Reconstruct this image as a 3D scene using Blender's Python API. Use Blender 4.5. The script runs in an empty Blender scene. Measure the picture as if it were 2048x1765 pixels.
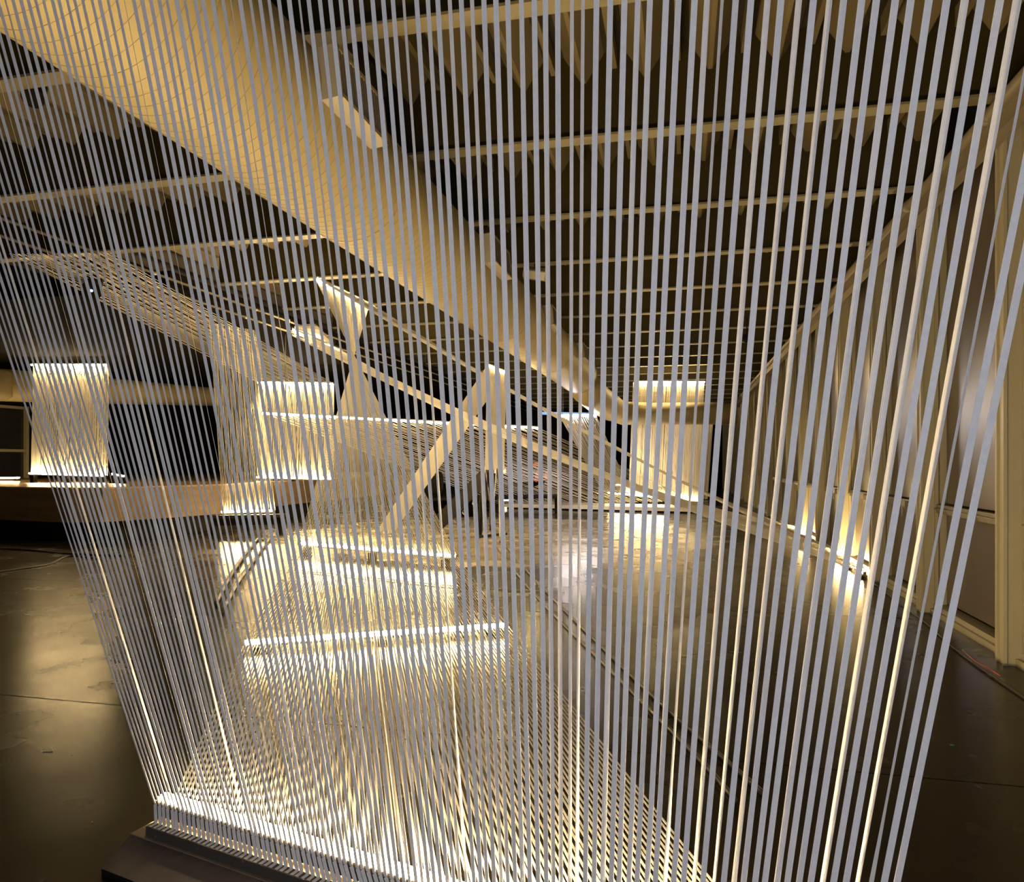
import bpy, bmesh, math, random
from mathutils import Vector, Matrix
random.seed(7)
scn = bpy.context.scene
COL = scn.collection
# ------------------------------------------------------------ camera, world, light, exposure
TH = math.radians(13.2); CT, ST = math.cos(TH), math.sin(TH)
FPX, VX, HY, EYE = 1450.0, 1024.0, 925.0, 1.5
cam = bpy.data.cameras.new('camera'); camo = bpy.data.objects.new('camera', cam); COL.objects.link(camo)
cam.sensor_width = 36; cam.lens = FPX / 2048 * 36; cam.shift_y = (HY - 882.5) / 2048
cam.clip_start = 0.05; cam.clip_end = 200
camo.location = (0, 0, EYE); camo.rotation_euler = (math.pi / 2, 0, TH)
scn.camera = camo
w = bpy.data.worlds.new('world'); scn.world = w; w.use_nodes = True
w.node_tree.nodes['Background'].inputs[0].default_value = (1, .72, .4, 1)
w.node_tree.nodes['Background'].inputs[1].default_value = 0.006
scn.view_settings.view_transform = 'Standard'; scn.view_settings.look = 'None'
scn.view_settings.exposure = 0.0; scn.view_settings.gamma = 1.0; scn.view_settings.use_curve_mapping = False
scn.cycles.use_denoising = True
scn.cycles.max_bounces = 5; scn.cycles.diffuse_bounces = 3; scn.cycles.glossy_bounces = 3
scn.cycles.transmission_bounces = 2; scn.cycles.transparent_max_bounces = 6
scn.cycles.sample_clamp_indirect = 6.0
LED_K = 1.0           # overall strength of the warm light strips
def R(x, d, z=0.0):   # x to the right of the camera, d ahead of it -> room coordinates
    return Vector((x * CT - d * ST, x * ST + d * CT, z))
def W(px, py, d):     # point of the room seen at a pixel at a given distance ahead
    return R((px - VX) / FPX * d, d, EYE - (py - HY) / FPX * d)
def WZ(px, py, z):    # point of the room seen at a pixel at a given height
    return W(px, py, (EYE - z) * FPX / (py - HY))
# soft cool light from behind the photographer; its source is unseen
al = bpy.data.lights.new('cool_rear_light', 'AREA'); al.shape = 'RECTANGLE'; al.size = 1.8; al.size_y = 1.2
al.energy = 70; al.color = (.86, .89, 1.0)
alo = bpy.data.objects.new('cool_rear_light', al); COL.objects.link(alo)
alo.location = R(-.25, -1.7, 1.55); alo.rotation_euler = (math.radians(88), 0, TH)

# ------------------------------------------------------------ materials
def mat(name, color, rough=.6, metal=0, emit=None, strength=0, spec=.5, noise=None, bump=None, transl=0):
    m = bpy.data.materials.new(name); m.use_nodes = True; nt = m.node_tree; N = nt.nodes; L = nt.links
    b = N['Principled BSDF']; b.inputs['Base Color'].default_value = (*color, 1)
    b.inputs['Roughness'].default_value = rough; b.inputs['Metallic'].default_value = metal
    b.inputs['Specular IOR Level'].default_value = spec
    if emit:
        b.inputs['Emission Color'].default_value = (*emit, 1); b.inputs['Emission Strength'].default_value = strength
    if noise or bump:
        tc = N.new('ShaderNodeTexCoord')
    if noise:
        col2, scale, stretch = noise
        mp = N.new('ShaderNodeMapping'); mp.inputs['Scale'].default_value = stretch; L.new(tc.outputs['Object'], mp.inputs[0])
        n = N.new('ShaderNodeTexNoise'); n.inputs['Scale'].default_value = scale; n.inputs['Detail'].default_value = 6
        n.inputs['Roughness'].default_value = .65; L.new(mp.outputs[0], n.inputs['Vector'])
        r = N.new('ShaderNodeValToRGB'); r.color_ramp.elements[0].position = .35; r.color_ramp.elements[1].position = .68
        r.color_ramp.elements[0].color = (*color, 1); r.color_ramp.elements[1].color = (*col2, 1)
        L.new(n.outputs['Fac'], r.inputs[0]); L.new(r.outputs[0], b.inputs['Base Color'])
    if bump:
        sc, st = bump
        n2 = N.new('ShaderNodeTexNoise'); n2.inputs['Scale'].default_value = sc; n2.inputs['Detail'].default_value = 5
        L.new(tc.outputs['Object'], n2.inputs['Vector'])
        bp = N.new('ShaderNodeBump'); bp.inputs['Strength'].default_value = st; bp.inputs['Distance'].default_value = .01
        L.new(n2.outputs['Fac'], bp.inputs['Height']); L.new(bp.outputs[0], b.inputs['Normal'])
    if transl:
        t = N.new('ShaderNodeBsdfTranslucent'); t.inputs['Color'].default_value = (*color, 1)
        mx = N.new('ShaderNodeMixShader'); mx.inputs[0].default_value = transl
        L.new(b.outputs[0], mx.inputs[1]); L.new(t.outputs[0], mx.inputs[2])
        L.new(mx.outputs[0], N['Material Output'].inputs['Surface'])
    return m
WARM = (1.0, .70, .32); WHITE = (1.0, .80, .50); COOL = (.80, .86, 1.0)
M = dict(
    band=mat('white_elastic', (.80, .79, .78), .85, spec=.2, transl=.12, noise=((.72, .71, .71), 60, (1, 1, 1))),
    string=mat('white_string', (.80, .77, .70), .85, spec=.2, transl=.10),
    strip=mat('light_strip', (1, .9, .7), .5, emit=WARM, strength=450 * LED_K),
    strip_mid=mat('light_strip_mid', (1, .9, .7), .5, emit=WARM, strength=360 * LED_K),
    strip_far=mat('light_strip_far', (1, .9, .7), .5, emit=WARM, strength=260 * LED_K),
    strip_cool=mat('light_strip_cool', (1, 1, 1), .5, emit=(1, .86, .80), strength=600),
    strip_long=mat('light_strip_long', (1, .9, .7), .5, emit=WARM, strength=600),
    strip_blue=mat('light_strip_blue', (.2, .4, .8), .5, emit=(.10, .28, .8), strength=.9),
    alu=mat('aluminium_channel', (.55, .52, .47), .4, .6),
    dark_rail=mat('dark_rail', (.07, .058, .045), .55, .2, bump=(80, .3)),
    plinth=mat('plinth_paint', (.045, .038, .036), .6, noise=((.07, .058, .05), 9, (1, 1, 1)), bump=(60, .2)),
    plinth_top=mat('plinth_top_board', (.16, .115, .075), .6, noise=((.22, .16, .10), 12, (1, 1, 1)), bump=(60, .25)),
    duct=mat('duct_metal', (.32, .268, .145), .6, noise=((.29, .242, .13), 1.5, (1, 1, 1))),
    vent=mat('vent_metal', (.30, .27, .23), .5),
    vent_dark=mat('vent_slot', (.12, .10, .09), .6),
    seam=mat('duct_seam', (.27, .22, .14), .6),
    beam=mat('beam_olive', (.034, .025, .004), .6, spec=.3, noise=((.025, .018, .003), 1.2, (1, 1, 1))),
    flange=mat('flange_cream', (.22, .195, .12), .5, noise=((.15, .13, .07), 4, (.5, 1, 1))),
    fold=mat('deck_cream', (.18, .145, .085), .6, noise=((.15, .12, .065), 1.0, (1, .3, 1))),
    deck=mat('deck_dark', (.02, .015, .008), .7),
    post=mat('post_cream', (.34, .31, .215), .45, noise=((.29, .265, .18), 2.5, (1, 1, .3))),
    panel=mat('window_board', (.095, .078, .058), .35, noise=((.075, .06, .044), 1.3, (1, 1, .5))),
    rail=mat('rail_paint', (.21, .18, .12), .5, noise=((.15, .13, .08), 20, (1, 1, 1))),
    black=mat('black', (.008, .007, .006), .7, spec=.15),
    drape=mat('black_drape', (.007, .006, .005), 1.0, spec=.02),
    cable=mat('black_cable', (.012, .010, .009), .5),
    redcable=mat('red_cable', (.35, .05, .02), .5),
    pipe=mat('pipe_paint', (.17, .145, .10), .45),
    steel=mat('steel', (.45, .43, .40), .3, .9),
    wood=mat('stage_wood', (.15, .10, .05), .45, noise=((.105, .066, .03), 3, (.3, .3, 4)), bump=(30, .2)),
    woodtop=mat('stage_top', (.30, .20, .10), .35, noise=((.22, .14, .07), 3, (1, 1, 1))),
    whiteboard=mat('white_board', (.75, .70, .58), .5),
    orange=mat('orange_strap', (.38, .09, .015), .6),
    glass=mat('dark_glass', (.02, .02, .02), .1),
    tape=mat('paper_scrap', (.55, .50, .35), .8),
    green=mat('green_tape', (.01, .25, .05), .6),
    specks=mat('lamp_glint', (1, .8, .3), .5, emit=(1, .75, .25), strength=1.2),
    cooldot=mat('lamp_cool', (1, 1, 1), .5, emit=(.9, .93, 1), strength=6),
    bluedot=mat('lamp_blue', (.3, .4, 1), .5, emit=(.25, .35, 1), strength=6),
)
def floor_material():
    m = bpy.data.materials.new('polished_concrete'); m.use_nodes = True; nt = m.node_tree; N = nt.nodes; L = nt.links
    b = N['Principled BSDF']; tc = N.new('ShaderNodeTexCoord')
    def noise(scale, detail, stretch=(1, 1, 1), rough=.6):
        mp = N.new('ShaderNodeMapping'); mp.inputs['Scale'].default_value = stretch; L.new(tc.outputs['Object'], mp.inputs[0])
        n = N.new('ShaderNodeTexNoise'); n.inputs['Scale'].default_value = scale; n.inputs['Detail'].default_value = detail
        n.inputs['Roughness'].default_value = rough; L.new(mp.outputs[0], n.inputs['Vector']); return n
    def ramp(n, stops):
        r = N.new('ShaderNodeValToRGB'); e = r.color_ramp.elements
        e[0].position, e[0].color = stops[0][0], (*stops[0][1], 1); e[1].position, e[1].color = stops[-1][0], (*stops[-1][1], 1)
        for p, c in stops[1:-1]:
            k = e.new(p); k.color = (*c, 1)
        L.new(n.outputs['Fac'], r.inputs[0]); return r
    n1 = noise(.9, 5)
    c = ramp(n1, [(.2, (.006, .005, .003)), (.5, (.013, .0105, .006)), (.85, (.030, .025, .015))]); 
    # paler floor colour in the middle of the hall, with a ragged edge
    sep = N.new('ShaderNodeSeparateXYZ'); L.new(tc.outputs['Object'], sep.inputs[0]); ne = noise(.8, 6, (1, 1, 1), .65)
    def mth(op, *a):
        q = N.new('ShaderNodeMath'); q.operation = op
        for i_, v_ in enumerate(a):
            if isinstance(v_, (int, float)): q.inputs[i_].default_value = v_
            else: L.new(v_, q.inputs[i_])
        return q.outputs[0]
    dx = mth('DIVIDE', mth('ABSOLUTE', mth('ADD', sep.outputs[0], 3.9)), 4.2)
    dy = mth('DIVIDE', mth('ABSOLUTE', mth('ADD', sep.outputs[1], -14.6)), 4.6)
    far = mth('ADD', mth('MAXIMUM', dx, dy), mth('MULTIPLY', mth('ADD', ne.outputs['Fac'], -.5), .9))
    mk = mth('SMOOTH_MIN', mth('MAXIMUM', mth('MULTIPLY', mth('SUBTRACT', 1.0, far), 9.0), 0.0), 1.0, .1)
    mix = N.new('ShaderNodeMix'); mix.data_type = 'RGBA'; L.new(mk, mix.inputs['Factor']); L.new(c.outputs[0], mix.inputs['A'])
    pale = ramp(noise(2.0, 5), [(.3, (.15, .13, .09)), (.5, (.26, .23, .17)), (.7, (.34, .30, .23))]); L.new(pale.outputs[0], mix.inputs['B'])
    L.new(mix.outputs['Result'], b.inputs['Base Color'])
    n2 = noise(1.1, 4, (1, 1, 1), .55)
    rr = ramp(n2, [(.2, (.17,) * 3), (.5, (.25,) * 3), (.85, (.38,) * 3)]); L.new(rr.outputs[0], b.inputs['Roughness'])
    n3 = noise(2.2, 2, (.8, 1.6, 1), .5)
    bp = N.new('ShaderNodeBump'); bp.inputs['Strength'].default_value = .09; bp.inputs['Distance'].default_value = .02
    L.new(n3.outputs['Fac'], bp.inputs['Height']); L.new(bp.outputs[0], b.inputs['Normal'])
    b.inputs['Specular IOR Level'].default_value = .27
    return m
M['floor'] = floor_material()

# ------------------------------------------------------------ mesh helpers
class MB:
    def __init__(s): s.v = []; s.f = []
    def add(s, vs, fs):
        n = len(s.v); s.v += [tuple(v) for v in vs]; s.f += [tuple(i + n for i in f) for f in fs]; return s
    def box(s, x0, y0, z0, x1, y1, z1):
        return s.add([(x0, y0, z0), (x1, y0, z0), (x1, y1, z0), (x0, y1, z0), (x0, y0, z1), (x1, y0, z1), (x1, y1, z1), (x0, y1, z1)],
                     [(0, 3, 2, 1), (4, 5, 6, 7), (0, 1, 5, 4), (1, 2, 6, 5), (2, 3, 7, 6), (3, 0, 4, 7)])
    def bar(s, p, q, wd, ht, up=Vector((0, 0, 1))):   # box beam from p to q
        p, q = Vector(p), Vector(q); d = (q - p).normalized(); a = d.cross(up)
        a = a.normalized() if a.length > 1e-4 else Vector((1, 0, 0)); b = a.cross(d).normalized()
        vs = [e + a * sx * wd / 2 + b * sy * ht / 2 for e in (p, q) for sx, sy in ((-1, -1), (1, -1), (1, 1), (-1, 1))]
        return s.add(vs, [(0, 1, 2, 3), (7, 6, 5, 4), (0, 4, 5, 1), (1, 5, 6, 2), (2, 6, 7, 3), (3, 7, 4, 0)])
    def tube(s, pts, r, n=8, caps=True):
        pts = [Vector(p) for p in pts]; rings = []; ref = None
        rs = r if isinstance(r, (list, tuple)) else [r] * len(pts)
        for i, p in enumerate(pts):
            t = (pts[min(i + 1, len(pts) - 1)] - pts[max(i - 1, 0)]).normalized()
            if ref is None:
                ref = t.cross(Vector((0, 0, 1)));
                if ref.length < 1e-3: ref = Vector((1, 0, 0))
            a = (ref - t * ref.dot(t)).normalized(); ref = a; b = t.cross(a)
            rings.append([p + (a * math.cos(2 * math.pi * k / n) + b * math.sin(2 * math.pi * k / n)) * rs[i] for k in range(n)])
        vs = [v for g in rings for v in g]; fs = []
        for i in range(len(pts) - 1):
            for k in range(n):
                fs.append((i * n + k, i * n + (k + 1) % n, (i + 1) * n + (k + 1) % n, (i + 1) * n + k))
        if caps: fs += [tuple(range(n))[::-1], tuple(range((len(pts) - 1) * n, len(pts) * n))]
        return s.add(vs, fs)
    def prism(s, poly, z0, z1):   # polygon in plan, extruded upward
        n = len(poly); vs = [(x, y, z0) for x, y in poly] + [(x, y, z1) for x, y in poly]
        return s.add(vs, [tuple(range(n))[::-1], tuple(range(n, 2 * n))] + [(i, (i + 1) % n, n + (i + 1) % n, n + i) for i in range(n)])
    def mesh(s, name, m, smooth=False):
        me = bpy.data.meshes.new(name); me.from_pydata(s.v, [], s.f); me.materials.append(m)
        if smooth:
            me.polygons.foreach_set('use_smooth', [True] * len(me.polygons))
        return me
    def build(s, name, m, parent=None, smooth=False):
        return put(name, s.mesh(name, m, smooth), parent)
def put(name, me, parent=None, loc=None):
    o = bpy.data.objects.new(name, me); COL.objects.link(o)
    if parent is not None:
        o.parent = parent
        if loc is None: o.matrix_parent_inverse = Matrix.Translation(parent.location).inverted() if parent.type == 'EMPTY' else Matrix.Identity(4)
    if loc is not None: o.location = loc
    return o
def tag(o, label=None, cat=None, group=None, kind=None):
    if label: o['label'] = label
    if cat: o['category'] = cat
    if group: o['group'] = group
    if kind: o['kind'] = kind
    return o
def thing(name, label, cat, loc=(0, 0, 0), group=None):
    o = bpy.data.objects.new(name, None); COL.objects.link(o); o.location = loc
    o.empty_display_size = .1
    return tag(o, label, cat, group)
def lerp(a, b, t): return a + (b - a) * t

# ------------------------------------------------------------ the setting: floor
RIGHT = 2.33      # inner face of the posts of the window wall
LEFT = -19.6
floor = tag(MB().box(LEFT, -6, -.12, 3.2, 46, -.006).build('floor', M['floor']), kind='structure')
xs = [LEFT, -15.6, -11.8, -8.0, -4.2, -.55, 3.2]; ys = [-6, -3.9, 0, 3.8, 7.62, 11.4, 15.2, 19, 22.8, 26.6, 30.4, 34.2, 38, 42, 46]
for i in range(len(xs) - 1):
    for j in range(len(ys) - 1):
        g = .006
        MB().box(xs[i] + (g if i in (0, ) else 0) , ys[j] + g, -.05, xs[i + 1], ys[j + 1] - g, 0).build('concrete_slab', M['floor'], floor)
# ------------------------------------------------------------ ceiling: folded deck and deep beams
BZ = EYE + 2.8        # underside of the beams
SOF = -7.15           # black soffit begins left of here
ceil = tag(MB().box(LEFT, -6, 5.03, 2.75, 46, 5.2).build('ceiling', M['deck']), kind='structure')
beams_y = [4.38 + 1.9 * k for k in range(-3, 21)]
for y in beams_y:
    x0 = LEFT if y < 9.5 else SOF + .05
    b = MB().box(x0, y - .012, BZ + .012, 2.7, y + .012, 5.03).build('ceiling_beam', M['beam'], ceil)
    MB().box(x0, y - .075, BZ - .006, 2.7, y + .075, BZ + .014).build('bottom_flange', M['flange'], b)
fold = MB()
P = [(-.18, 5.04), (-.165, 5.01), (-.018, 4.785), (.018, 4.785), (.165, 5.01), (.18, 5.04)]
vs = [(x, yy, z) for yy in (-2, 45.5) for x, z in P]
fold.add(vs, [(i, i + 1, i + 7, i + 6) for i in range(5)] + [(5, 4, 3, 2, 1, 0), (6, 7, 8, 9, 10, 11)])
fme = fold.mesh('deck_fold', M['fold'])
rme = MB().box(-.022, -2, 4.885, .022, 45.5, 5.04).mesh('deck_rib', M['fold'])
k = 0
x = 2.35
while x > LEFT + .3:
    put('deck_fold', fme, ceil, (x, 0, 0)); put('deck_rib', rme, ceil, (x - .265, 0, 0))
    x -= .53
# black soffit over the left bays
MB().box(LEFT, 9.0, 3.98, SOF, 45.5, 4.25).build('black_soffit', M['drape'], ceil)

# ------------------------------------------------------------ right window wall
wr = tag(MB().box(2.62, -6, 0, 2.75, 46, 5.1).build('wall_right', M['black']), kind='structure')
post_y = [6.1 + 1.9 * k for k in range(-6, 21)]
pm = MB().box(0, -.06, 0, .30, .06, BZ - .02).mesh('window_post', M['post'])
fm = MB(); fm.box(-.025, -.075, 0, 0, -.045, BZ - .02); fm.box(-.025, .045, 0, 0, .075, BZ - .02); fm.box(-.012, -.03, 0, 0, .03, BZ - .02)
fm.box(.10, -.085, 0, .13, -.06, BZ - .02); fm.box(.26, -.10, 0, .30, -.06, BZ - .02)
fm = fm.mesh('post_flange', M['post'])
bay = 1.9
up = MB().box(.17, .12, 1.10, .19, bay - .20, BZ - .06).mesh('upper_panel', M['panel'])
lo = MB().box(.17, .12, .14, .19, bay - .20, 1.0).mesh('lower_panel', M['panel'])
rl = MB().box(.11, .06, 1.00, .20, bay - .06, 1.085).mesh('window_rail', M['rail'])
rl2 = MB().box(.09, .08, 1.035, .11, bay - .08, 1.05).mesh('rail_bead', M['rail'])
sl = MB(); sl.box(.09, .06, 0, .22, bay - .06, .10); sl.box(.06, .06, 0, .09, bay - .06, .055); sl = sl.mesh('window_sill', M['post'])
st = MB(); st.box(.14, .06, .1, .20, .10, BZ - .05); st.box(.14, bay - .10, .1, .20, bay - .06, BZ - .05); st = st.mesh('window_stile', M['post'])
la = MB(); la.box(.075, .82, .985, .11, .92, 1.07); la.box(.06, .86, .90, .078, .885, 1.0); la = la.mesh('window_latch', M['rail'])
for y in post_y:
    if y > 45: break
    p = put('window_post', pm, wr, (RIGHT, y, 0)); put('post_flange', fm, p, (0, 0, 0))
    for nm, me in (('upper_panel', up), ('lower_panel', lo), ('window_rail', rl), ('window_sill', sl), ('window_stile', st)):
        o = put(nm, me, wr, (RIGHT, y, 0))
        if nm == 'window_rail':
            put('rail_bead', rl2, o, (0, 0, 0)); put('window_latch', la, o, (0, 0, 0))
tagm = MB().box(2.495, 5.62, .62, 2.50, 5.70, .78).build('paper_tag', M['whiteboard'], wr)
# header trough above the windows
trim = tag(MB().box(2.20, -5, 3.86, 2.30, 45.4, 3.94).build('trim_1', M['pipe']), kind='structure')
MB().box(2.20, -5, 3.94, 2.215, 45.4, 4.0).build('trim_lip', M['rail'], trim)
# end wall, left wall, rear wall, black partition
tag(MB().box(LEFT, 45.5, 0, 2.75, 45.7, 5.1).build('wall_end', M['drape']), kind='structure')
tag(MB().box(LEFT - .15, -6, 0, LEFT, 46, 5.1).build('wall_left', M['drape']), kind='structure')
tag(MB().box(LEFT, -6.15, 0, 2.75, -6, 5.1).build('wall_rear', M['drape']), kind='structure')
wb = tag(MB().box(LEFT + .1, 33.4, 0, -3.9, 33.6, 3.95).build('wall_partition', M['drape']), kind='structure')
# window in the left wall
win = tag(MB().box(LEFT, 9.2, .9, LEFT + .02, 18.2, 3.2).build('window_1', M['glass']), kind='structure')
for yy in (9.2, 10.8, 12.4, 14.0, 15.6, 17.2, 18.2):
    MB().box(LEFT + .02, yy - .05, .9, LEFT + .12, yy + .05, 3.2).build('mullion', M['post'], win)
for zz in (.95, 1.85, 3.15):
    MB().box(LEFT + .02, 9.2, zz - .04, LEFT + .10, 18.2, zz + .04).build('window_bar', M['post'], win)

# ------------------------------------------------------------ services under the ceiling
def pipe_run(name, x, z, y0, y1, r, label, cat, m, step=1.9, off=1.2):
    t = thing(name, label, cat, (x, y0, z))
    MB().tube([(x, y0, z), (x, y1, z)], r, 12).build('pipe', m, t, True)
    y = y0 + off
    cm = MB().tube([(0, -.04, 0), (0, .04, 0)], r * 1.28, 12).mesh('coupling', m, True)
    while y < min(y1, 30):
        put('coupling', cm, t, (0, y - y0, 0)); y += step
    return t
pipe_run('ceiling_pipe', 2.18, 4.03, -3, 45, .045, 'cream round pipe with couplings running along the top of the window wall', 'pipe', M['pipe'], 1.9, 1.35)
for i, (x, z) in enumerate(((SOF + .03, 3.93), (SOF + .22, 4.05))):
    pipe_run('conduit', x, z, 5.2, 40, .018, ['lower thin metal conduit along the edge of the black soffit',
             'upper thin metal conduit beside the edge of the black soffit'][i], 'conduit', M['pipe'], 2.4, .8)

# big round duct
def ring(c, r, wdt, thick, n=48):
    mb = MB(); vs = []; fs = []
    for k in range(n):
        a = 2 * math.pi * k / n
        for (yy, rr) in ((-wdt / 2, r), (wdt / 2, r), (wdt / 2, r + thick), (-wdt / 2, r + thick)):
            vs.append((c[0] + rr * math.sin(a), c[1] + yy, c[2] + rr * math.cos(a)))
    for k in range(n):
        for j in range(4):
            a, b = k * 4 + j, k * 4 + (j + 1) % 4; c2, d2 = ((k + 1) % n) * 4 + (j + 1) % 4, ((k + 1) % n) * 4 + j
            fs.append((a, b, c2, d2))
    return mb.add(vs, fs)
DX, DZ, DR = -2.415, 3.60, .448
duct = thing('air_duct', 'large round cream air duct running diagonally below the ceiling beams', 'duct', (DX, -3, DZ))
MB().tube([(DX, -3, DZ), (DX, 4.2, DZ), (DX, 9.0, DZ), (DX, 17.2, DZ)], DR, 64, caps=False).build('duct_body', M['duct'], duct, True)
MB().tube([(DX, -3, DZ), (DX, 17.2, DZ)], DR - .012, 48, caps=False).build('duct_lining', M['black'], duct, True)
for y in (5.0, 9.6, 13.2, 17.19):
    ring((DX, y, DZ), DR, .014 if y < 17 else .05, .004 if y < 17 else .012).build('duct_joint', M['seam'] if y < 17 else M['duct'], duct, True)
# fine raised rings around the duct, slightly darker than its body
for i in range(130):
    y = .6 + i * .088
    mb = ring((0, 0, 0), DR, .0035, .0016, 64) if i == 0 else None
    if i == 0: sm = mb.mesh('duct_ring', M['seam'])
    put('duct_ring', sm, duct, (0, y + 3, 0))
def vent_box(y, ln):
    # grille box saddled on the duct's right flank, tilted
    t = math.radians(84)
    def P3(u, v, yy):   # u outward, v tangential (downwards), around the duct axis
        n = Vector((math.sin(t), 0, math.cos(t))); g = Vector((math.cos(t), 0, -math.sin(t)))
        return Vector((DX, yy, DZ)) + n * u + g * v
    o = MB(); vs = [P3(u, v, yy) for yy in (y, y + ln) for u, v in ((DR - .20, -.19), (DR + .10, -.19), (DR + .10, .11), (DR - .12, .11))]
    o.add(vs, [(0, 1, 2, 3), (7, 6, 5, 4), (0, 4, 5, 1), (1, 5, 6, 2), (2, 6, 7, 3), (3, 7, 4, 0)])
    b = o.build('vent_box', M['vent'], duct)
    # frame and slats on the face
    fr = MB()
    for (v0, v1, ya, yb) in ((-.19, -.165, y, y + ln), (.085, .11, y, y + ln), (-.19, .11, y, y + .02), (-.19, .11, y + ln - .02, y + ln)):
        vs = [P3(u, v, yy) for yy in (ya, yb) for u, v in ((DR + .10, v0), (DR + .112, v0), (DR + .112, v1), (DR + .10, v1))]
        fr.add(vs, [(0, 1, 2, 3), (7, 6, 5, 4), (0, 4, 5, 1), (1, 5, 6, 2), (2, 6, 7, 3), (3, 7, 4, 0)])
    fr.build('grille_frame', M['duct'], b)
    sl_ = MB(); n = int(ln / .035)
    for i in range(1, n):
        yy0 = y + ln * i / n
        vs = [P3(u, v, yy) for yy in (yy0, yy0 + .012) for u, v in ((DR + .10, -.165), (DR + .108, -.165), (DR + .108, .085), (DR + .10, .085))]
        sl_.add(vs, [(0, 1, 2, 3), (7, 6, 5, 4), (0, 4, 5, 1), (1, 5, 6, 2), (2, 6, 7, 3), (3, 7, 4, 0)])
    tag(sl_.build('grille_slats', M['vent_dark'], b), kind='stuff')
for y, ln in ((3.72, .66), (7.15, .75), (10.6, .7), (14.1, .7)): vent_box(y, ln)
# transverse duct and elbow beyond the big duct
d2 = thing('branch_duct', 'cream duct elbow turning right behind the hanging curtains at the far end', 'duct', (DX, 17.8, 3.3))
pts = []
for k in range(9):
    a = k / 8 * math.pi / 2
    pts.append((DX + .55 - .55 * math.cos(a) + .1, 17.9 + 4.5 * math.sin(a), 3.35 - .35 * k / 8))
pts += [(DX + 1.6, 22.45, 2.98), (DX + 4.0, 22.5, 2.95)]
MB().tube(pts, [.40] * 6 + [.36] * 3 + [.33, .33], 24).build('elbow', M['duct'], d2, True)
ring((0, 0, 0), .33, .03, .01).build('duct_joint', M['seam'], d2).location = (DX - DX + .05, 0, .05)
pl = W(-90, 765, 18.2); pr = W(440, 795, 22.3)
d3 = thing('air_duct', 'small cream round duct crossing the left background above the stage', 'duct', pl)
MB().tube([pl, lerp(pl, pr, .35), pr], [.44, .40, .27], 24).build('duct_body', M['duct'], d3, True)
e0 = W(-30, 770, 18.0); e1 = W(24, 770, 18.3)
MB().tube([lerp(e0, e1, 0), lerp(e0, e1, .8), e1], [.38, .38, .30], 24).build('duct_end', M['duct'], d3, True)

# ------------------------------------------------------------ stage
zt, zb = 1.02, .36
def sp(px, py): return WZ(px, py, zb)
front = [WZ(-420, 1062, zb), WZ(-60, 1037, zb), WZ(60, 1043, zb), WZ(140, 1046, zb), WZ(205, 1045, zb), WZ(342, 1036, zb), WZ(450, 1028, zb), WZ(554, 1013, zb), WZ(640, 1003, zb), WZ(760, 990, zb), WZ(850, 982, zb)]
poly = [(p.x, p.y) for p in front] + [(-5.2, 33.2), (LEFT + .15, 33.2), (LEFT + .15, 9)]
stage = thing('stage', 'curved low stage with a brown wooden fascia along the left background', 'stage', (front[4].x, front[4].y, 0))
MB().prism(poly, zt - .03, zt).build('stage_top', M['woodtop'], stage)
nb = 0
for i in range(len(front) - 1):
    a, b = front[i], front[i + 1]; n = max(1, round((b - a).length / 2.4))
    for j in range(n):
        p, q = lerp(a, b, j / n), lerp(a, b, (j + 1) / n); dn = (q - p).normalized() * .004
        p, q = p + dn, q - dn; nrm = Vector((p.y - q.y, q.x - p.x, 0)).normalized() * .03
        MB().prism([(p.x, p.y), (q.x, q.y), (q.x + nrm.x, q.y + nrm.y), (p.x + nrm.x, p.y + nrm.y)], zb, zt - .032).build('fascia_board', M['wood'], stage)
inner = [(x * .985 - .25, y + .55) for x, y in poly[:11]] + [(-5.6, 33.0), (LEFT + .3, 33.0), (LEFT + .3, 9.6)]
MB().prism(inner, 0, zb).build('stage_base', M['black'], stage)

# ------------------------------------------------------------ light bars
TR = .016
def light_bar(p, q, label, m, group=None, housing='below', r=TR, hang=None, feet=True, base=0):
    p, q = Vector(p), Vector(q); c = (p + q) / 2
    low = c.z < 1.3
    t = thing('light_bar', label, 'light', (c.x, c.y, 0 if low and c.z < .4 else c.z), group)
    n = 8; MB().tube([p, q], r, n).build('light_strip', m, t)
    d = (q - p).normalized(); off = Vector((0, 0, -.030 if housing == 'below' else .030))
    MB().bar(p + off, q + off, .034, .022).build('aluminium_channel', M['alu'], t)
    for e, s in ((p, -1), (q, 1)):
        MB().bar(e + off * .5 + d * s * .001, e + off * .5 + d * s * .015, .040, .060).build('end_cap', M['dark_rail'], t)
    if low and (base or feet and c.z < .4):
        for s in (.06, .5, .94):
            f = lerp(p, q, s); MB().box(f.x - .05, f.y - .05, base, f.x + .05, f.y + .05, f.z - .041).build('foot', M['black'], t)
    if hang:
        for s in (.08, .92):
            f = lerp(p, q, s); MB().tube([(f.x, f.y, f.z + .04), (f.x, f.y, hang)], .006, 6).build('hanger', M['dark_rail'], t)
    return t
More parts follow.
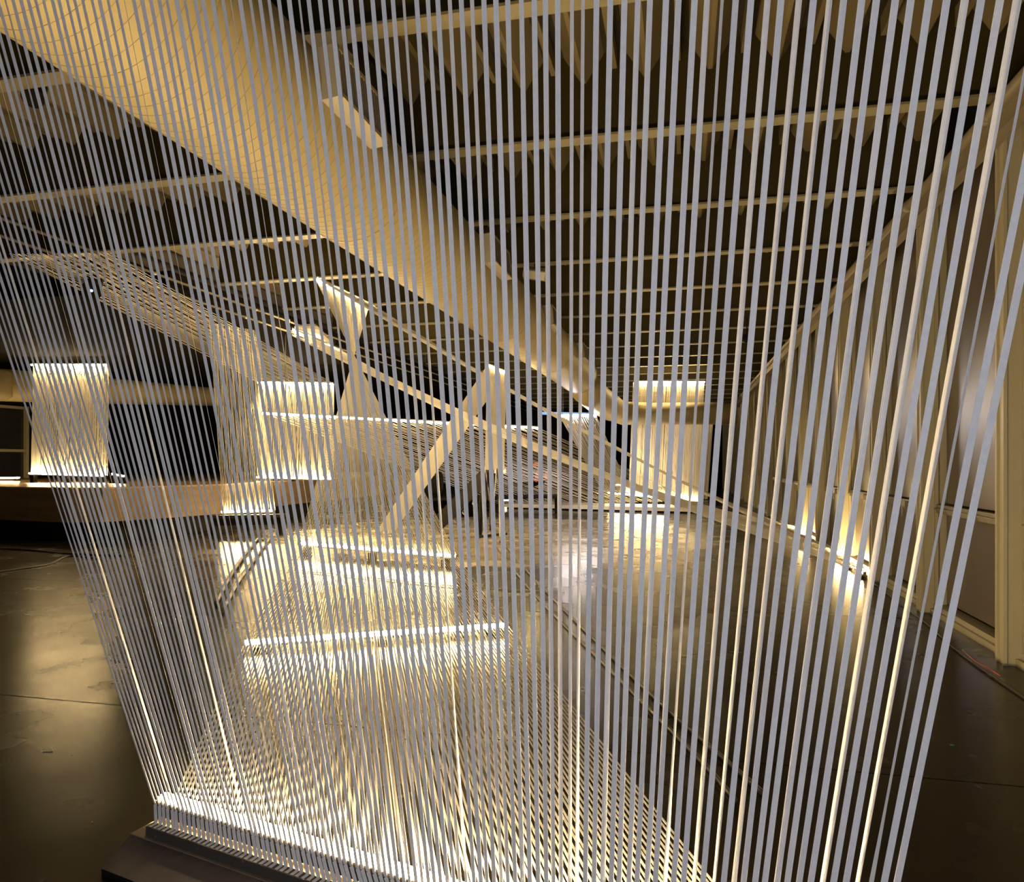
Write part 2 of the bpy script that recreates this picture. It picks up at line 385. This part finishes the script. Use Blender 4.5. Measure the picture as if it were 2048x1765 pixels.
# near bar 1 and its plinth
B0 = R((310 - VX) / FPX * 2.87, 2.87, .150); B1 = R((1733 - VX) / FPX * 1.73, 1.73, .150)
bd = (B1 - B0).normalized(); bn = Vector((bd.y, -bd.x, 0)); bn = bn if bn.dot(-B0) > 0 else -bn   # toward the camera
Bl = B0 + bd * .005
b1t = light_bar(B0 - bn * .038, B1 - bn * .038, 'nearest light bar, blazing warm white on the dark plinth at lower left', M['strip'], feet=False, r=.027)
for s in (.04, .35, .66, .96):
    f = lerp(B0, B1, s) - bn * .032; MB().box(f.x - .012, f.y - .012, .062, f.x + .012, f.y + .012, f.z - .04).build('bracket', M['dark_rail'], b1t)
pln = thing('plinth', 'low dark plinth with sloping sides carrying the nearest light bar', 'plinth', ((B0 + B1) / 2).xy.to_3d())
def bp_(s, o, z): v = B0 + bd * s + bn * o; return Vector((v.x, v.y, z))
LN = (B1 - B0).length
def bandbox(s0, s1, o0, o1, z0, z1, top_in=0.0):
    mb = MB(); vs = [bp_(s, o, z0) for s, o in ((s0, o0), (s1, o0), (s1, o1), (s0, o1))] + \
        [bp_(s, o, z1) for s, o in ((s0 + top_in * .6, o0 + top_in), (s1 - top_in * .6, o0 + top_in), (s1 - top_in * .6, o1 - top_in), (s0 + top_in * .6, o1 - top_in))]
    return mb.add(vs, [(0, 3, 2, 1), (4, 5, 6, 7), (0, 1, 5, 4), (1, 2, 6, 5), (2, 3, 7, 6), (3, 0, 4, 7)])
bandbox(-.008, LN + .008, -.010, -.005, .10, .158).build('shield', M['dark_rail'], b1t)
def hull(lo, hi, z0, z1):
    mb = MB(); return mb.add([bp_(s_, o_, z0) for s_, o_ in lo] + [bp_(s_, o_, z1) for s_, o_ in hi], [(0, 3, 2, 1), (4, 5, 6, 7), (0, 1, 5, 4), (1, 2, 6, 5), (2, 3, 7, 6), (3, 0, 4, 7)])
lo_ = ((-.06, -.28), (LN + .10, -.28), (LN + .10, .245), (.035, .245)); hi_ = ((-.04, -.13), (LN + .04, -.13), (LN + .04, .084), (-.03, .084))
hull(lo_, lo_, 0, .022).build('plinth_lip', M['black'], pln)
hull(lo_, hi_, .022, .058).build('plinth_slope', M['plinth'], pln)
hull(hi_, hi_, .058, .062).build('plinth_top', M['plinth_top'], pln)
rail = bandbox(.045, LN + .03, .038, .074, .062, .102).build('dark_rail', M['dark_rail'], b1t)
sc_ = MB()
for i in range(11):
    p = bp_(.1 + i * .23, .0745, .075 + .01 * (i % 3)); sc_.tube([p, p + bn * .003], .004, 6)
tag(sc_.build('rail_screws', M['steel'], b1t), kind='stuff')

# other floor bars
b2a, b2b = W(490, 1285, 5.72), W(1015, 1250, 6.3)
light_bar(b2a, b2b, 'bright light bar on the floor in the middle, second from the camera', M['strip_mid'])
b3a, b3b = W(598, 1087, 11.57), W(912, 1113, 10.2)
light_bar(b3a, b3b, 'light bar raised over the bright floor patch beneath the twisted string fan', M['strip_mid'])
b4a, b4b = W(631, 558, 9.5), W(738, 611, 11.0)
light_bar(b4a, b4b, 'light bar under the ceiling at the head of the twisted string fan', M['strip_mid'], housing='above', hang=BZ)
b5a, b5b = W(583, 660, 12.3), W(676, 702, 14.7)
b5 = light_bar(b5a, b5b, 'slanting light bar under the black soffit left of the twisted string fan', M['strip_far'], housing='above', hang=3.97)
w1a, w1b = WZ(1729, 1146, .09), WZ(1667, 1106, .09)
light_bar(w1a, w1b, 'nearer light bar on the floor against the right window wall', M['strip_mid'])
w2a, w2b = WZ(1620, 1080, .09), WZ(1588, 1059, .09)
light_bar(w2a, w2b, 'farther light bar on the floor against the right window wall', M['strip_mid'])
tro = tag(MB().bar(w1b + Vector((0, .03, -.05)), w2a + Vector((0, -.03, -.05)), .05, .035).build('cable_trough', M['whiteboard']),
          'white trough on the floor linking the two bars by the window wall', 'trough')
b6a, b6b = W(975, 731, 13.0), W(1012, 746, 13.9)
light_bar(b6a, b6b, 'short light bar under the ceiling at the head of the crossing string bundles', M['strip_mid'], housing='above', hang=BZ)
t7 = [W(525, 827, 14.0), W(1080, 857, 14.6)]
light_bar(t7[0], t7[1], 'long thin light bar hanging level across the middle of the hall', M['strip_long'], housing='above', hang=3.97, r=.016)
b8a, b8b = WZ(1004, 1001, .12), WZ(1360, 1003, .12)
g1 = lerp(b8a, b8b, .05); 
light_bar(b8a, g1, 'stub light bar glowing at the left end of the white floor platform', M['strip_far'])
b9a, b9b = W(1120, 832, 20), W(1192, 831, 20)
light_bar(b9a, b9b, 'short cool white light bar hanging in the middle far background', M['strip_cool'], housing='above', hang=BZ, r=.03)
bz = [W(1078, 827, 23.5), W(1204, 829, 23.5)]
light_bar(bz[0], bz[1], 'thin blue light bar behind the short cool white one', M['strip_blue'], housing='above', hang=BZ, r=.045)
b10a, b10b = WZ(1222, 972, .8), WZ(1246, 973, .8)

# ------------------------------------------------------------ bands and strings
def ribbon(p, q, wdir, width=.011, thick=.0013, twist=None, ridges=False, sag=0.0, n=1):
    """flat elastic from p to q; wdir = direction of the width; twist(t) -> radians"""
    p, q = Vector(p), Vector(q); d = (q - p).normalized()
    a0 = (wdir - d * wdir.dot(d)).normalized(); b0 = d.cross(a0)
    if twist or sag: n = max(n, 12)
    if ridges:
        hw, h = width / 2, thick / 2; up_ = []
        for k in range(9):
            up_.append((-hw + width * k / 8, h if k % 2 else h * .55))
        prof = up_ + [(x, -y) for x, y in reversed(up_)]
    else:
        hw, h = width / 2, thick / 2; prof = [(-hw, -h), (hw, -h), (hw, h), (-hw, h)]
    m_ = len(prof); vs = []; fs = []
    for i in range(n + 1):
        t = i / n; c = lerp(p, q, t); c = c - Vector((0, 0, sag * 4 * t * (1 - t)))
        an = twist(t) if twist else 0; a = a0 * math.cos(an) + b0 * math.sin(an); b = b0 * math.cos(an) - a0 * math.sin(an)
        vs += [c + a * x + b * y for x, y in prof]
    for i in range(n):
        for k in range(m_):
            fs.append((i * m_ + k, i * m_ + (k + 1) % m_, (i + 1) * m_ + (k + 1) % m_, (i + 1) * m_ + k))
    fs += [tuple(range(m_))[::-1], tuple(range(n * m_, (n + 1) * m_))]
    return vs, fs
# 1 the near curtain
T0 = R(-2.416, 2.532, 3.90); T1 = R(1.233, 1.152, 3.90)
cur = thing('band_curtain', 'nearest curtain of pale elastic bands fanning up from the lower left light bar', 'band curtain', (lerp(B0, B1, .5).x, lerp(B0, B1, .5).y, .1))
SPEC = {12: ('turn', 34, 1.15), 31: ('turn', 40, .9), 43: ('turn', 40, .95), 60: ('edge', 80, .7), 74: ('edge', 62, .8), 75: ('edge', 66, .8), 85: ('edge', 74, .9),
        88: ('ramp', 40, 1), 90: ('ramp', 55, 1), 92: ('turn', 30, 1.0), 100: ('ramp', 45, 1.05), 103: ('sweep', 60, 1.15), 104: ('edge', 66, 1), 5: ('edge', 84, .6), 21: ('edge', 80, .6), 50: ('turn', 30, 1)}
for k in range(107):
    s = k / 106; b = lerp(B0, B1, s); t = lerp(T0, T1, s)
    j = random.uniform(-.004, .004); b = b + bd * j * .5; t = t + bd * j
    d = (t - b).normalized(); start = b - d * .005
    kind = SPEC.get(k); wd = .0142; tw = None; nn = 1
    a0 = math.radians(random.uniform(-14, 14)); a1 = math.radians(random.uniform(-14, 14))
    ph = random.uniform(0, 6.28); fr = random.uniform(1, 3)
    tw = lambda tt, a0=a0, a1=a1, ph=ph, fr=fr: lerp(a0, a1, tt) + .16 * math.sin(ph + fr * 6.28 * tt) * math.sin(math.pi * tt)
    if kind:
        ang = math.radians(kind[1]); wd *= kind[2]
        if kind[0] == 'edge': tw = lambda tt, ang=ang: ang * min(1, math.sin(math.pi * tt) * 2.2)
        elif kind[0] == 'turn': tw = lambda tt, ang=ang: -ang * min(1, math.sin(math.pi * tt) * 3)
        elif kind[0] == 'ramp': tw = lambda tt, ang=ang: -ang * (1 - tt)
        else: tw = lambda tt, ang=ang: -ang * (1 - tt) * 1.15
    vs, fs = ribbon(start, t, bd, wd, .0016, tw, True, n=20)
    mb = MB().add(vs, fs)
    # the tail that runs from the bar down over the dark rail
    foot = bp_(0, 0, 0) + (b - B0) + bn * .044 + bd * .065; foot = Vector((foot.x, foot.y, .1035))
    v2, f2 = ribbon(start, foot, bd, .0125, .0014); mb.add(v2, f2)
    front_ = foot + bn * .026 + Vector((0, 0, -.0005)); v2, f2 = ribbon(foot, front_, bd, .0125, .0014); mb.add(v2, f2)
    o = mb.build('band', M['band'], cur)
tr_ = MB().bar(T0 + Vector((0, 0, .02)), T1 + Vector((0, 0, .02)), .05, .04)
for s in (.04, .35, .65, .96):
    f = lerp(T0, T1, s); tr_.tube([(f.x, f.y, f.z + .04), (f.x, f.y, BZ)], .008, 6)
tr_.build('top_rail', M['dark_rail'], cur)
def sheet(name, label, A0, A1, C0, C1, n, width, m='string', sag=(0, 0), stuff=False, wdir=None, zj=0, off=None, child='band', jit=.004, edge=None, group=None):
    t = thing(name, label, 'band curtain' if name == 'band_curtain' else 'string sheet', ((A0 + A1) / 2), group)
    mb = MB(); u = (A1 - A0).normalized()
    for k in range(n):
        s = k / (n - 1); a = lerp(A0, A1, s) + u * random.uniform(-jit, jit); c = lerp(C0, C1, s) + (C1 - C0).normalized() * random.uniform(-jit, jit)
        if zj:
            dz_ = Vector((0, 0, random.uniform(-zj, zj))); a = a + dz_; c = c + dz_ * .5 + Vector((0, 0, zj * .5))
        sg = lerp(sag[0], sag[1], s)
        wv = lerp(u, (C1 - C0).normalized(), .5) if wdir is None else wdir
        if wv.length < .2: wv = u
        vs, fs = ribbon(a, c, wv, width * random.uniform(.85, 1.1), width * .35 if stuff else .0014, None, False, sg, 1)
        if stuff: mb.add(vs, fs)
        else: MB().add(vs, fs).build(child, M[m], t)
    if stuff: tag(mb.build('strings', M[m], t), kind='stuff')
    return t
# 2 floor sheet from bar 1 to bar 2
F0 = B0 + bd * .04 - bn * .04; F1 = lerp(B0, B1, .955) - bn * .04; F0.z = F1.z = .125
sheet('band_sheet', 'wide low sheet of bands spread from the nearest light bar to the second', F0, F1, b2a + Vector((0, 0, -.012)), b2b + Vector((0, 0, -.012)), 104, .009, 'band')
sheet('band_sheet', 'low narrow sheet of bands between the second light bar and the third', b2a + Vector((0, 0, -.012)), b2b + Vector((0, 0, -.012)), b3a, b3b, 104, .008, 'band')
# 4 twisted fan
sheet('string_fan', 'tall fan of strings pinched to a waist below the ceiling light bar', b3b + Vector((0, 0, .02)), b3a + Vector((0, 0, .02)), b4a - Vector((0, 0, .01)), b4b - Vector((0, 0, .01)), 110, .0062, 'string', wdir=Vector((1, 0, 0)), child='string')
# 5 long sheets to the right wall
sheet('string_sheet', 'upper long narrow string bundle sloping down to the right window wall', b4a + Vector((0, 0, .02)), b4b + Vector((0, 0, .02)), w1a, w2b, 90, .011, sag=(.12, .26), zj=.025, stuff=True, wdir=Vector((0, 0, 1)))
sheet('string_sheet', 'lower broad string bundle sloping down from the slanting light bar', b5a - Vector((0, 0, .02)), b5b - Vector((0, 0, .02)), w1a, w2b, 110, .014, sag=(.20, .45), zj=.07, stuff=True, wdir=Vector((0, 0, 1)))
# 6 crossing bundles
c6a, c6b = WZ(972, 1040, .25), WZ(1008, 1032, .25)
sheet('string_sheet', 'upright string bundle dropping from the short ceiling light bar', b6a, b6b, W(970, 940, 14.3), W(1008, 940, 14.5), 50, .014, stuff=True, wdir=R(1, 0))
sheet('string_sheet', 'slanting string bundle running down left from the short ceiling light bar', b6a, b6b, WZ(752, 1066, .06), WZ(790, 1060, .06), 60, .014, stuff=True, wdir=R(1, 0))
# 7 dim sheet from the long bar
sheet('string_sheet', 'dim loose string sheet under the long light bar, spreading down right', t7[0], t7[1], WZ(1000, 1008, .1), WZ(1400, 1004, .1), 90, .010, stuff=True, wdir=Vector((0, 0, 1)), jit=.05)
sheet('string_sheet', 'cool grey string wisp beneath the short cool white light bar', b9a, b9b, W(1205, 985, 22.5), W(1262, 985, 23.5), 60, .010, stuff=True, wdir=R(1, 0), jit=.02)
# hall curtains
def curtain(top, bot, label, n, wdt=.012, bars=(True, True), tl='', bl='', mt='strip_far', sagq=0, ends=0):
    sheet('string_curtain', label, top[0], top[1], bot[0], bot[1], n, wdt, stuff=True, wdir=R(1, 0), jit=.01, group=None)
    f_ = R(0, -.07); top = (top[0] + f_, top[1] + f_); bot = (bot[0] + f_, bot[1] + f_)
    if bars[0]: light_bar(top[0], top[1], tl, M[mt], housing='above', hang=(top[0].z + .5 if top[0].y < 15 else 4.3) if top[0].x > SOF else 3.97)
    if bars[1]: light_bar(bot[0], bot[1], bl, M[mt], feet=bot[0].z < .4, base=zt if bot[0].z > 1.02 else (.41 if bot[0].z > .42 else 0))
c1t = (W(66, 731, 17.2), W(218, 731, 17.2)); c1b = (W(62, 947, 17.2), W(214, 952, 17.2))
curtain(c1t, c1b, 'leftmost string curtain, standing on the stage below the small duct', 110, tl='top light bar of the leftmost string curtain', bl='bottom light bar of the leftmost string curtain, on the stage')
light_bar(W(224, 948, 16.6), W(250, 953, 16.4), 'short light bar on the stage at the right foot of the leftmost curtain', M['strip_far'], base=zt)
light_bar(W(-60, 957, 18.5), W(40, 956, 18.5), 'light bar on the stage cut off by the left edge of the picture', M['strip_far'], base=zt)
c2t = (W(517, 766, 18.6), W(668, 769, 18.6)); c2b = (W(515, 955, 18.6), W(666, 958, 18.6))
curtain(c2t, c2b, 'square string curtain at the right end of the stage', 110, tl='top light bar of the square string curtain on the stage', bl='bottom light bar of the square string curtain on the stage')
c3b = (WZ(445, 1024, .47), WZ(551, 1019, .50)); c3b[1].z = .48; c3t = (W(414, 588, 12.6), W(508, 606, 13.4))
curtain(c3t, c3b, 'tall dim leaning string curtain in front of the stage', 60, bars=(False, True), wdt=.006, bl='light bar on the low black platform at the foot of the leaning curtain')
base3 = thing('low_platform', 'black low platform in front of the stage under a light bar', 'platform', (c3b[0].x, c3b[0].y, 0))
q0, q1 = c3b[0].xy.to_3d() + R(-.2, -.12, 0), c3b[1].xy.to_3d() + R(.25, -.12, 0)
MB().bar(q0 + Vector((0, 0, .38)), q1 + Vector((0, 0, .38)), .34, .06).build('platform_top', M['black'], base3)
for s_ in (.06, .5, .94):
    f = lerp(q0, q1, s_); MB().box(f.x - .05, f.y - .08, 0, f.x + .05, f.y + .08, .35).build('leg', M['black'], base3)
MB().bar(q0 + Vector((0, 0, .27)), q1 + Vector((0, 0, .27)), .04, .16).build('platform_skirt', M['black'], base3)
# net under the soffit
sheet('string_net', 'wide dim net of strings stretched under the ceiling at left', W(22, 508, 8.3), W(218, 506, 8.6), c2t[0], c2t[1], 46, .0065, stuff=True, wdir=R(1, 0), jit=.02)
# far right curtains
c4t = (W(1267, 765, 22.0), W(1408, 765, 22.0)); c4b = (W(1258, 990, 25.5), W(1400, 1002, 24.0))
curtain(c4t, c4b, 'larger pale string curtain in the right background', 130, tl='top light bar of the larger curtain in the right background', bl='bottom light bar of the larger curtain in the right background', wdt=.014)
c5t = (W(1331, 819, 28), W(1427, 819, 28)); c5b = (W(1335, 998.7, 29), W(1415, 998.7, 29))
curtain(c5t, c5b, 'smaller pale string curtain behind the larger one at right', 100, bars=(True, False), tl='top light bar of the smaller curtain in the right background', wdt=.014)
light_bar(W(1216, 986, 23.5), W(1330, 996, 23.0), 'light bar on the floor left of the larger curtain in the right background', M['strip_far'], feet=False)
light_bar(W(1222, 970, 24.2), W(1245, 970, 24.2), 'tiny light bar above the floor at the foot of the cool grey wisp', M['strip_far'], feet=False)

# ------------------------------------------------------------ floor platform, stand and equipment in the middle distance
pa, pb_ = WZ(1006, 1018, 0), WZ(1398, 1028, 0)
plt = thing('low_platform', 'long low white platform on the floor in the far middle', 'platform', (pa + pb_) / 2)
dv = (pb_ - pa).normalized(); dn_ = Vector((-dv.y, dv.x, 0))
MB().prism([tuple((pa + dn_ * 0).xy), tuple(pb_.xy), tuple((pb_ + dn_ * 1.6).xy), tuple((pa + dn_ * 1.6).xy)], .05, .16).build('platform_top', M['whiteboard'], plt)
MB().prism([tuple((pa + dn_ * .1 + dv * .1).xy), tuple((pb_ + dn_ * .1 - dv * .1).xy), tuple((pb_ + dn_ * 1.5 - dv * .1).xy), tuple((pa + dn_ * 1.5 + dv * .1).xy)], 0, .05).build('platform_base', M['black'], plt)
# cable stand
sb = WZ(985, 1074, 0); dS = 2175 / (1074 - 925)
std = thing('equipment_stand', 'black upright stand hung with loose cables in the middle distance', 'stand', sb)
MB().tube([W(958, 1076, dS), W(962, 1010, dS), W(975, 940, dS)], .055, 8).build('stand_leg', M['black'], std)
MB().bar(W(975, 1000, dS), W(980, 928, dS), .26, .05, up=R(0, 1)).build('stand_head', M['black'], std)
MB().tube([W(1000, 1074, dS), W(998, 940, dS)], .02, 8).build('stand_pole', M['steel'], std)
MB().bar(W(966, 942, dS), W(1012, 942, dS), .06, .10).build('clamp_bar', M['steel'], std)
MB().bar(W(955, 1074, dS - .3), W(1012, 1068, dS + .2), .08, .04).build('stand_foot', M['black'], std)
MB().tube([W(985, 935, dS), W(992, 930, dS - .05), W(1000, 936, dS)], [.06, .1, .06], 10).build('clamp', M['steel'], std)
for i in range(9):
    x0 = random.uniform(968, 1000); x1 = x0 + random.uniform(-6, 10); pts = []
    for q in range(9):
        t = q / 8; pts.append(W(lerp(x0, x1, t) + 4 * math.sin(3.1 * t + i), lerp(932 + random.uniform(0, 4), 1062, t), dS - .08 - .05 * (i % 3)))
    MB().tube(pts, .012, 5).build('loose_cable', M['cable'] if i % 3 else M['steel'], std, True)
dB = 2175 / (1068 - 925)
brd = thing('leaning_board', 'flat black board leaning diagonally against the cable stand', 'board', WZ(872, 1068, 0))
MB().bar(W(868, 1056, dB), W(978, 945, dB + .1), .30, .05, up=R(0, 1)).build('board', M['black'], brd)
for s in (.25, .45, .62, .8):
    pts = [lerp(W(878, 1062, dB), W(992, 955, dB + .1), s) + Vector((.05 * math.cos(a), 0, .05 * math.sin(a) - .12)) for a in [i * .7 for i in range(9)]]
    MB().tube(pts, .010, 5).build('cable_coil', M['steel'], brd, True)
def gear(px, py, d, r, label, straps):
    c = W(px, py, d); t = thing('equipment_bag', label, 'bag', (c.x, c.y, c.z - r))
    bm = bmesh.new(); bmesh.ops.create_icosphere(bm, subdivisions=3, radius=1)
    for v in bm.verts:
        n = .08 * math.sin(5 * v.co.x + 3 * v.co.z); v.co = Vector((v.co.x * r * .9, v.co.y * r * .6, v.co.z * r)) * (1 + n)
        v.co += c
    me = bpy.data.meshes.new('bag_body'); bm.to_mesh(me); bm.free(); me.materials.append(M['black'])
    me.polygons.foreach_set('use_smooth', [True] * len(me.polygons)); put('bag_body', me, t)
    for (dx, dz, l, a) in straps:
        p = c + R(dx * r, -.62 * r, 0) + Vector((0, 0, dz * r)); u = R(math.sin(a), 0, math.cos(a)) * l * r
        MB().bar(p - u / 2, p + u / 2, r * .26, .02, up=R(0, 1)).build('strap', M['orange'], t)
    return t
gear(1072, 948, 21, .36, 'round dark bag with orange straps right of the cable stand', ((.1, -.05, 1.2, .25), (.8, -.2, .7, .1), (-.1, .75, .5, 1.2)))
gear(862, 962, 19.5, .42, 'round dark bag with a dull orange patch left of the leaning board', ((.05, .4, .5, 1.3), (-.25, -.1, .3, .4)))
tbl = thing('equipment_table', 'dark low table carrying the dark bags behind the cable stand', 'table', WZ(960, 1003, 0))
MB().prism([tuple(R(-2.6, 19).xy), tuple(R(1.4, 20.6).xy), tuple(R(1.4, 21.6).xy), tuple(R(-2.6, 20.2).xy)], .48, .55).build('table_top', M['black'], tbl)
for x, d in ((-2.5, 19.1), (1.3, 20.65), (1.3, 21.5), (-2.5, 20.1)):
    p = R(x, d); MB().box(p.x - .03, p.y - .03, 0, p.x + .03, p.y + .03, .48).build('leg', M['black'], tbl)

# ------------------------------------------------------------ spotlights and devices under the ceiling
def spot(px, py, d, label, size=.16, body='black', face=None, top=BZ, name='spotlight'):
    c = W(px, py, d); t = thing(name, label, 'lamp', (c.x, c.y, c.z))
    MB().tube([(c.x, c.y, c.z + size * .4), (c.x, c.y, top)], .012, 6).build('stem', M['black'], t)
    dr = Vector((.35, -.6, -.7)).normalized()
    MB().tube([c - dr * size * .7, c + dr * size * .4, c + dr * size * .7], [size * .38, size * .42, size * .5], 14).build('lamp_body', M[body], t, False)
    y = MB(); y.bar(c + Vector((-size * .5, 0, 0)), c + Vector((-size * .5, 0, size * .6)), .015, .03, up=Vector((0, 1, 0)))
    y.bar(c + Vector((size * .5, 0, 0)), c + Vector((size * .5, 0, size * .6)), .015, .03, up=Vector((0, 1, 0)))
    y.bar(c + Vector((-size * .5, 0, size * .6)), c + Vector((size * .5, 0, size * .6)), .03, .015, up=Vector((0, 1, 0)))
    y.build('yoke', M['black'], t)
    if face: MB().tube([c + dr * size * .705, c + dr * size * .73], size * (.32 if face == 'cooldot' else .07), 12).build('lens', M[face], t)
    return t
def beam(c, target, energy, size, col, blend=.35):
    l = bpy.data.lights.new('spot_beam', 'SPOT'); l.energy = energy; l.spot_size = math.radians(size); l.spot_blend = blend; l.color = col; l.shadow_soft_size = .05
    o = bpy.data.objects.new('spot_beam', l); COL.objects.link(o); o.location = c
    o.rotation_euler = (target - c).to_track_quat('-Z', 'Y').to_euler()
dr_ = Vector((.35, -.6, -.7)).normalized() * .17
cs = W(770, 625, 13.2) + dr_
beam(cs, WZ(1148, 1098, 0), 1700, 9, (1, .90, .86), .15)
beam(W(1000, 640, 12.4), WZ(940, 1078, 0), 1300, 46, (1, .80, .52))  # added warm lamp that brightens the middle of the floor
spot(1000, 637, 12.4, 'small black spotlight added beside the big duct for the warm floor beam', .12)
spot(770, 625, 13.2, 'black spotlight with a cool glint beside the twisted string fan', .17, face='cooldot')
spot(188, 566, 9.5, 'black round spotlight with a tiny blue light under the left string net', .26, face='bluedot', top=3.97)
spot(72, 185, 5.6, 'black spotlight in the upper left corner left of the big duct', .16)
spot(1262, 436, 8.6, 'black spotlight hanging under the third ceiling beam right of the duct', .14)
spot(1494, 680, 14, 'small black spotlight under the beams near the window wall', .16)
c = W(1070, 548, 10.2); t = thing('wall_washer', 'square white lamp box hanging beside the right edge of the big duct', 'lamp', c)
bx = MB().box(-.16, -.08, -.07, .16, .12, .07).build('lamp_box', M['vent'], t); bx.matrix_parent_inverse = Matrix.Identity(4); bx.location = (0, 0, 0); bx.rotation_euler = (.5, .1, .35)
fc = MB().box(-.13, -.09, -.055, .13, -.078, .055).build('lamp_front', M['whiteboard'], bx)
MB().tube([c + Vector((0, 0, .05)), (c.x, c.y, BZ)], .012, 6).build('stem', M['black'], t)
c = W(640, 672, 12.9); t = thing('lamp_shade', 'pale wedge reflector lamp behind the slanting light bar', 'lamp', c)
mb = MB(); mb.tube([W(592, 655, 12.6), W(625, 660, 13.3), W(648, 683, 14.2)], [.03, .12, .12], 10); mb.build('shade', M['whiteboard'], t)
MB().tube([W(578, 640, 12.6), W(575, 660, 12.5)], .02, 8).build('arm', M['whiteboard'], t)
for i, (px, py) in enumerate(((330, 860), (381, 862), (431, 862), (324, 890), (375, 893), (425, 895))):
    a = W(px, py, 23.2); t = thing('wall_lamp', f"pair of tiny yellow glints on the black wall, {['left', 'middle', 'right'][i % 3]} of the {['upper', 'lower'][i // 3]} row", 'lamp', (a.x, 33.4, a.z), 'tiny yellow glints on the black wall')
    k = 24.18 / a.y if a.y else 1
    a = Vector((a.x * 33.3 / a.y, 33.3, EYE + (a.z - EYE) * 33.3 / a.y)); t.location = a
    MB().box(a.x - .05, a.y, a.z - .12, a.x + .05, 33.4, a.z + .12).build('back_plate', M['black'], t)
    for dz in (-.06, .05): MB().box(a.x - .02, a.y - .02, a.z + dz - .02, a.x + .025, a.y, a.z + dz + .02).build('lens', M['specks'], t)

# ------------------------------------------------------------ cables and scraps on the floor
def cable(pix, label, r=.011, m='cable', z=.012):
    pts = [WZ(x, y, z) for x, y in pix]; out = []
    for i in range(len(pts) - 1):      # Catmull-Rom
        p0, p1, p2, p3 = pts[max(i - 1, 0)], pts[i], pts[i + 1], pts[min(i + 2, len(pts) - 1)]
        for q in range(6):
            t = q / 6; out.append(.5 * ((2 * p1) + (p2 - p0) * t + (2 * p0 - 5 * p1 + 4 * p2 - p3) * t * t + (3 * p1 - p0 - 3 * p2 + p3) * t ** 3))
    out.append(pts[-1])
    return tag(MB().tube(out, r, 6).build('floor_cable', M[m], None, True), label, 'cable')
cable([(985, 1085), (1035, 1150), (1100, 1222), (1200, 1320), (1290, 1410), (1400, 1520), (1470, 1600)], 'left black cable of the parallel pair on the right floor', .013)
cable([(1000, 1082), (1060, 1150), (1130, 1222), (1230, 1320), (1330, 1415), (1450, 1520), (1530, 1590)], 'right black cable of the parallel pair on the right floor', .013)
cable([(522, 1072), (490, 1110), (462, 1150), (430, 1210)], 'left short black cable of the pair on the floor before the leaning curtain', .026, z=.03)
cable([(542, 1076), (512, 1115), (478, 1160), (442, 1225)], 'right short black cable of the pair on the floor before the leaning curtain', .026, z=.03)
cable([(-30, 1096), (60, 1101), (140, 1108), (250, 1112)], 'upper straight black cable on the floor at left', .014)
cable([(-20, 1146), (40, 1138), (100, 1128), (140, 1112), (200, 1118)], 'lower curving black cable on the floor at left', .014)
cable([(1745, 1165), (1790, 1200), (1850, 1245), (1900, 1290), (1960, 1335), (2048, 1395), (2100, 1430)], 'thin dark cable along the foot of the window wall', .007)
cable([(1925, 1300), (1950, 1322), (1975, 1336), (2000, 1352)], 'short red cable among the wires by the window wall', .005, 'redcable', .020)
cable([(600, 1142), (760, 1158), (900, 1172), (1000, 1178), (1130, 1186)], 'thin pale wire lying behind the second light bar', .005, 'rail')
def scrap(px, py, s, m, label):
    p = WZ(px, py, .002); pts = [(p.x + s * math.cos(a) * r, p.y + s * math.sin(a) * r * .6) for a, r in ((0, 1), (1.1, .6), (2.2, 1), (3.3, .7), (4.2, .9), (5.3, .5))]
    return tag(MB().prism(pts, .001, .004).build('floor_scrap', M[m]), label, 'scrap')
scrap(95, 1502, .035, 'tape', 'crumpled pale paper scrap on the dark floor at lower left')
scrap(1903, 1491, .012, 'green', 'tiny green tape scrap on the dark floor at lower right')
scrap(1087, 1223, .018, 'tape', 'small pale scrap on the floor between the parallel cables')
